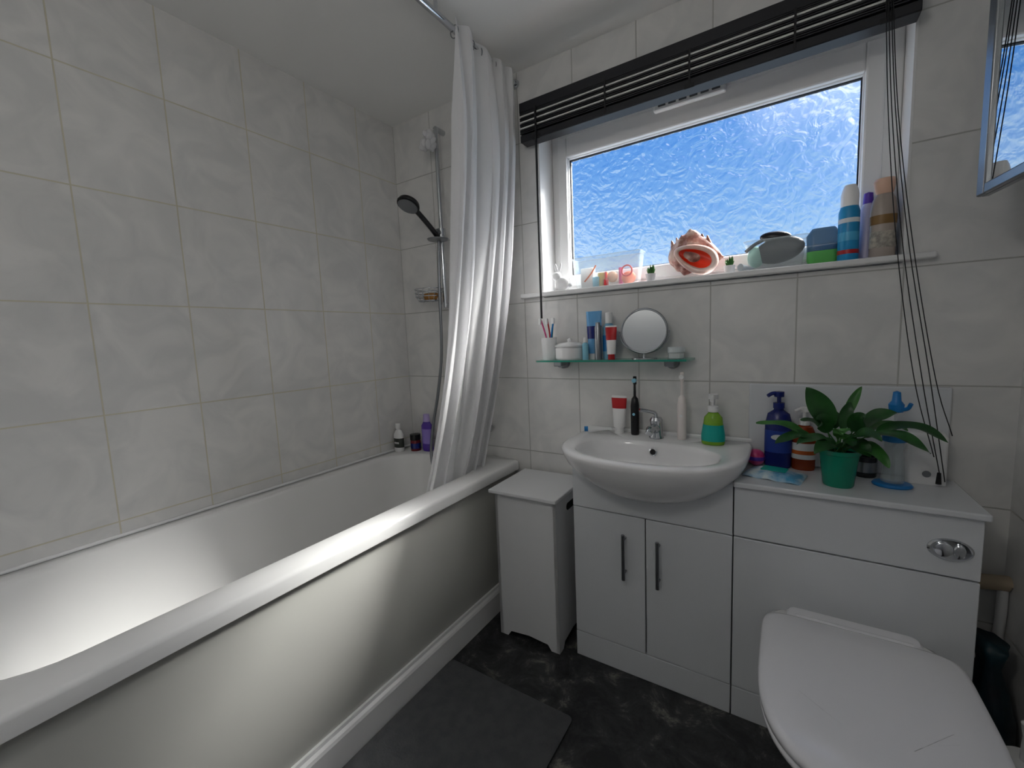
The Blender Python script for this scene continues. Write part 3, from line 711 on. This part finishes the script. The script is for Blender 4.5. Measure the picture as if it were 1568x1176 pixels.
# conch shell
cs=grp('conch_shell',(-.288,1.67,WZ))
def shellmat(n,a,b,c_,sc=22):
    m=D.materials.new(n); m.use_nodes=True; nt=m.node_tree; N=nt.nodes; L=nt.links; b_=N['Principled BSDF']
    tc=N.new('ShaderNodeTexCoord'); no=N.new('ShaderNodeTexNoise'); no.inputs['Scale'].default_value=sc; no.inputs['Detail'].default_value=5; L.new(tc.outputs['Object'],no.inputs['Vector'])
    r=N.new('ShaderNodeValToRGB'); L.new(no.outputs['Fac'],r.inputs[0]); e=r.color_ramp.elements
    e[0].position=.35;e[0].color=lin(a);e[1].position=.68;e[1].color=lin(c_);x=e.new(.5);x.color=lin(b)
    L.new(r.outputs[0],b_.inputs['Base Color']); b_.inputs['Roughness'].default_value=.35
    bp=N.new('ShaderNodeBump'); bp.inputs['Strength'].default_value=.6; bp.inputs['Distance'].default_value=.004; L.new(no.outputs['Fac'],bp.inputs['Height']); L.new(bp.outputs[0],b_.inputs['Normal'])
    return m
M_sho=shellmat('shell_outer','#6a3a36','#b0786a','#ecd2c4',30)
def thinshell(n,a,b,f=.35):
    m=mat(n,a,.2,col2=b,nscale=12,coat=.5); nt=m.node_tree; N=nt.nodes; L=nt.links
    t=N.new('ShaderNodeBsdfTranslucent'); t.inputs[0].default_value=lin(a)
    mx=N.new('ShaderNodeMixShader'); mx.inputs[0].default_value=f
    L.new(N['Principled BSDF'].outputs[0],mx.inputs[1]); L.new(t.outputs[0],mx.inputs[2]); L.new(mx.outputs[0],N['Material Output'].inputs[0]); return m
M_shi=thinshell('shell_inner','#ff3414','#ff5a3a')
M_lip=mat('shell_lip','#e6b6a6',.22,col2='#f4dcd2',nscale=18,coat=.4)
V=[];F=[];NU,NV=64,40
for i in range(NU+1):
    u=i/NU; x=-.092+.185*u
    rad=.064*(math.sin(pi*min(1,u*1.02)**.75)**.8 if u<.98 else .02)+.003
    for j in range(NV):
        a=2*pi*j/NV
        k=1+.20*max(0,math.cos(7*a+5*u))*math.exp(-((u-.38)/.15)**2)+.05*math.sin(40*u)*(u<.4)
        r=rad*k*(1+.20*math.cos(a-1.2))
        V.append((x,r*.55*math.cos(a+.3),.062+r*math.sin(a+.3)))
for i in range(NU):
    for j in range(NV):
        F.append((i*NV+j,i*NV+(j+1)%NV,(i+1)*NV+(j+1)%NV,(i+1)*NV+j))
F.append(tuple(range(NV))); F.append(tuple(NU*NV+j for j in range(NV)))
zmin=min(v[2] for v in V); V=[(v[0],v[1],v[2]-zmin) for v in V]
obj('body_whorl',V,F,M_sho,cs,sharp=180,rot=(0,math.radians(8),0),loc=(0,0,.010))
for k in range(8):
    x=-.062+.017*k; zt=.122+.026*math.sin(pi*(k+1)/9)
    V,F=tubed([(x,.0,zt-.035),(x-.002,-.003,zt-.012),(x-.007,-.006,zt+.012)],[.013,.009,.002],10); obj('spine_%d'%k,V,F,M_sho,cs)
# aperture: tilted red-orange hollow with a pale flared lip round it
def ap(s_,d,ex=0):
    out=[]
    for q in [2*pi*k/44 for k in range(44)]:
        u=s_*(.058+ex)*math.cos(q); v=s_*(.027+ex)*math.sin(q)*(1+.25*math.cos(q))
        ct,st=math.cos(math.radians(-26)),math.sin(math.radians(-26))
        out.append((.016+u*ct-v*st,-.046+d,.066+u*st+v*ct))
    return out
V,F=loft([ap(1,0),ap(.85,.006),ap(.55,.014),ap(.2,.018),ap(.01,.018)],False,True); obj('aperture',V,F,M_shi,cs,sharp=180)
V,F=loft([ap(1,.001),ap(1,-.006,.004),ap(1,-.007,.010),ap(1,-.001,.017),ap(1,.016,.020),ap(1,.03,.014)],False,False); obj('lip',V,F,M_lip,cs,sharp=180)

g=tray('clear_storage_tub',(-.035,1.685,WZ),.175,.08,.10)
ell('black_pouch',(.01,0,.065),(.072,.026,.042),M_black,g,rot=(0,-.15,0)); ell('flannel',(-.055,0,.05),(.025,.022,.035),mat('mint','#a9d8c8',.7),g)
ell('hairbrush_head',(.0,-.005,.108),(.045,.016,.018),M_black,g,rot=(0,.1,0))
tube('hairbrush_handle',[(-.03,-.005,.105),(-.06,-.008,.09),(-.085,-.01,.07)],.006,M_black,g)
g=grp('cream_sample_tube',(-.115,1.635,WZ),rz=math.radians(70))
R=[]
for i in range(8):
    t=i/7; R.append([(-.04+.08*t,(.01+.006*t)*math.cos(q),.012+(.0105*(1-t)+.0015)*math.sin(q)) for q in [2*pi*k/20 for k in range(20)]])
V,F=loft(R); obj('body',V,F,mat('white_tube','#d9e4ea',.4),g)
g=grp('wash_bag',(.093,1.69,WZ))
V,F=loft([rrect(-.036,.036,-.022,.022,.015,0),rrect(-.042,.042,-.026,.026,.02,.02),rrect(-.042,.042,-.026,.026,.02,.045)]); obj('lower_green',V,F,mat('green_tub','#6ccf66',.3,alpha=.75),g)
V,F=loft([rrect(-.042,.042,-.026,.026,.02,.046),rrect(-.044,.044,-.026,.026,.02,.095),rrect(-.030,.030,-.018,.018,.012,.115)]); obj('upper_navy',V,F,mat('tub_slate_blue','#2f6087',.3,alpha=.75),g)
g=grp('hair_spray_bottle',(.152,1.655,WZ))
lathe('body',[(0,0),(.024,0),(.026,.004),(.026,.145),(.022,.16)],mat('sky_blue_can','#2596cf',.3),g)
lathe('label',[(.0264,.022),(.0264,.034)],M_red,g); lathe('label_white',[(.0264,.112),(.0264,.125)],mat('label_white','#e8eef2',.35),g)
lathe('label_pale',[(.0264,.06),(.0264,.085)],mat('label_paleblue','#4fb0dc',.35),g)
lathe('cap',[(.022,.16),(.022,.195),(.018,.212),(.014,.222),(0,.223)],mat('cap_white','#fbfbfb',.25),g)
g=grp('deodorant_bottle',(.20,1.70,WZ))
lathe('body',[(0,0),(.019,0),(.02,.15),(.012,.17)],mat('lilac_can','#c4c0da',.35),g); lathe('cap',[(.013,.17),(.011,.2),(0,.205)],M_purple,g)
g=grp('shampoo_bottle',(.230,1.652,WZ))
lathe('body',[(0,0),(.026,0),(.030,.008),(.029,.08),(.031,.13),(.026,.165),(.018,.18)],mat('bottle_greybeige','#b0a49a',.3),g,sy=.75)
lathe('label',[(.0306,.030),(.0296,.075)],mat('label_olive','#8b8780',.5,col2='#c9c3b4',nscale=70),g,sy=.77)
lathe('label_upper',[(.0305,.095),(.0314,.12)],mat('label_gold','#8a6a3c',.4),g,sy=.77)
lathe('cap',[(.018,.18),(.022,.19),(.026,.215),(.022,.222),(0,.222)],mat('peach_cap','#e6bda4',.4),g,sy=.85)

# ---------------------------------------------------------------- added pendant lamp near the door, unseen fill light for the room
cl=grp('added_fill_lamp',(-.40,-.14,H))
lathe('rose',[(0,0),(.05,0),(.05,-.02),(.012,-.03),(0,-.03)],M_white,cl,loc=(0,0,-.001))
tube('flex',[(0,0,-.03),(0,0,-.30)],.004,M_white,cl,smooth=False)
em=D.materials.new('fill_lamp_globe'); em.use_nodes=True; pb=em.node_tree.nodes['Principled BSDF']
pb.inputs['Emission Color'].default_value=(1,.965,.915,1); pb.inputs['Emission Strength'].default_value=12.5; pb.inputs['Base Color'].default_value=(.9,.9,.9,1)
ell('globe',(0,0,-.39),(.10,.10,.10),em,cl,seg=32)

# ---------------------------------------------------------------- world + sun
SD=Vector((1.02,1.12,1.2)).normalized()
wd=D.worlds.new('sky'); S.world=wd; wd.use_nodes=True; nt=wd.node_tree; N=nt.nodes; L=nt.links
bg=N['Background']; tc=N.new('ShaderNodeTexCoord'); nv=N.new('ShaderNodeVectorMath'); nv.operation='NORMALIZE'; L.new(tc.outputs['Generated'],nv.inputs[0])
sp=N.new('ShaderNodeSeparateXYZ'); L.new(nv.outputs[0],sp.inputs[0])
rp=N.new('ShaderNodeValToRGB'); L.new(sp.outputs[2],rp.inputs[0]); e=rp.color_ramp.elements
e[0].position=0; e[0].color=lin('#bed7ee'); e[1].position=.9; e[1].color=lin('#3a76cc')
x=e.new(.13); x.color=lin('#a0c8ee'); x=e.new(.22); x.color=lin('#78adea'); x=e.new(.38); x.color=lin('#4f8fde')
cn=N.new('ShaderNodeTexNoise'); cn.inputs['Scale'].default_value=3.5; cn.inputs['Detail'].default_value=2; L.new(nv.outputs[0],cn.inputs['Vector'])
cr=N.new('ShaderNodeValToRGB'); L.new(cn.outputs['Fac'],cr.inputs[0]); cr.color_ramp.elements[0].position=.50; cr.color_ramp.elements[0].color=(0,0,0,1); cr.color_ramp.elements[1].position=.78; cr.color_ramp.elements[1].color=(.5,.46,.38,1)
dt=N.new('ShaderNodeVectorMath'); dt.operation='DOT_PRODUCT'; dt.inputs[1].default_value=SD; L.new(nv.outputs[0],dt.inputs[0])
mxm=N.new('ShaderNodeMath'); mxm.operation='MAXIMUM'; mxm.inputs[1].default_value=0; L.new(dt.outputs['Value'],mxm.inputs[0])
pw=N.new('ShaderNodeMath'); pw.operation='POWER'; pw.inputs[1].default_value=20; L.new(mxm.outputs[0],pw.inputs[0])
ml=N.new('ShaderNodeVectorMath'); ml.operation='SCALE'; ml.inputs[0].default_value=(26,25.5,25); L.new(pw.outputs[0],ml.inputs['Scale'])
va=N.new('ShaderNodeVectorMath'); va.operation='ADD'; L.new(rp.outputs[0],va.inputs[0]); L.new(ml.outputs[0],va.inputs[1])
vb=N.new('ShaderNodeVectorMath'); vb.operation='ADD'; L.new(va.outputs[0],vb.inputs[0]); L.new(cr.outputs[0],vb.inputs[1])
L.new(vb.outputs[0],bg.inputs[0]); bg.inputs[1].default_value=1.0
sn=D.lights.new('sun','SUN'); sn.energy=19; sn.angle=math.radians(13); sn.color=(1,.97,.90)
so=D.objects.new('sun',sn); COL.objects.link(so); so.location=(2,3,4); so.rotation_euler=SD.to_track_quat('Z','Y').to_euler()
pt=D.lights.new('window_portal','AREA'); pt.shape='RECTANGLE'; pt.size=1.0; pt.size_y=.5
try: pt.cycles.is_portal=True
except Exception: pt.energy=0
po=D.objects.new('window_portal',pt); COL.objects.link(po); po.location=(-.306,1.78,1.70); po.rotation_euler=(-pi/2,0,0)

# ---------------------------------------------------------------- camera
cd=D.cameras.new('camera'); cam=D.objects.new('camera',cd); COL.objects.link(cam); S.camera=cam
cd.sensor_width=36; cd.sensor_fit='HORIZONTAL'; cd.lens=650/1568*36; cd.clip_start=.01
cam.matrix_world=Matrix(((.8416,-.0232,.5395,0),(.5384,.1122,-.8351,0),(-.0410,.9934,.1070,1.2),(0,0,0,1)))
S.view_settings.view_transform='Standard'; S.view_settings.exposure=.13
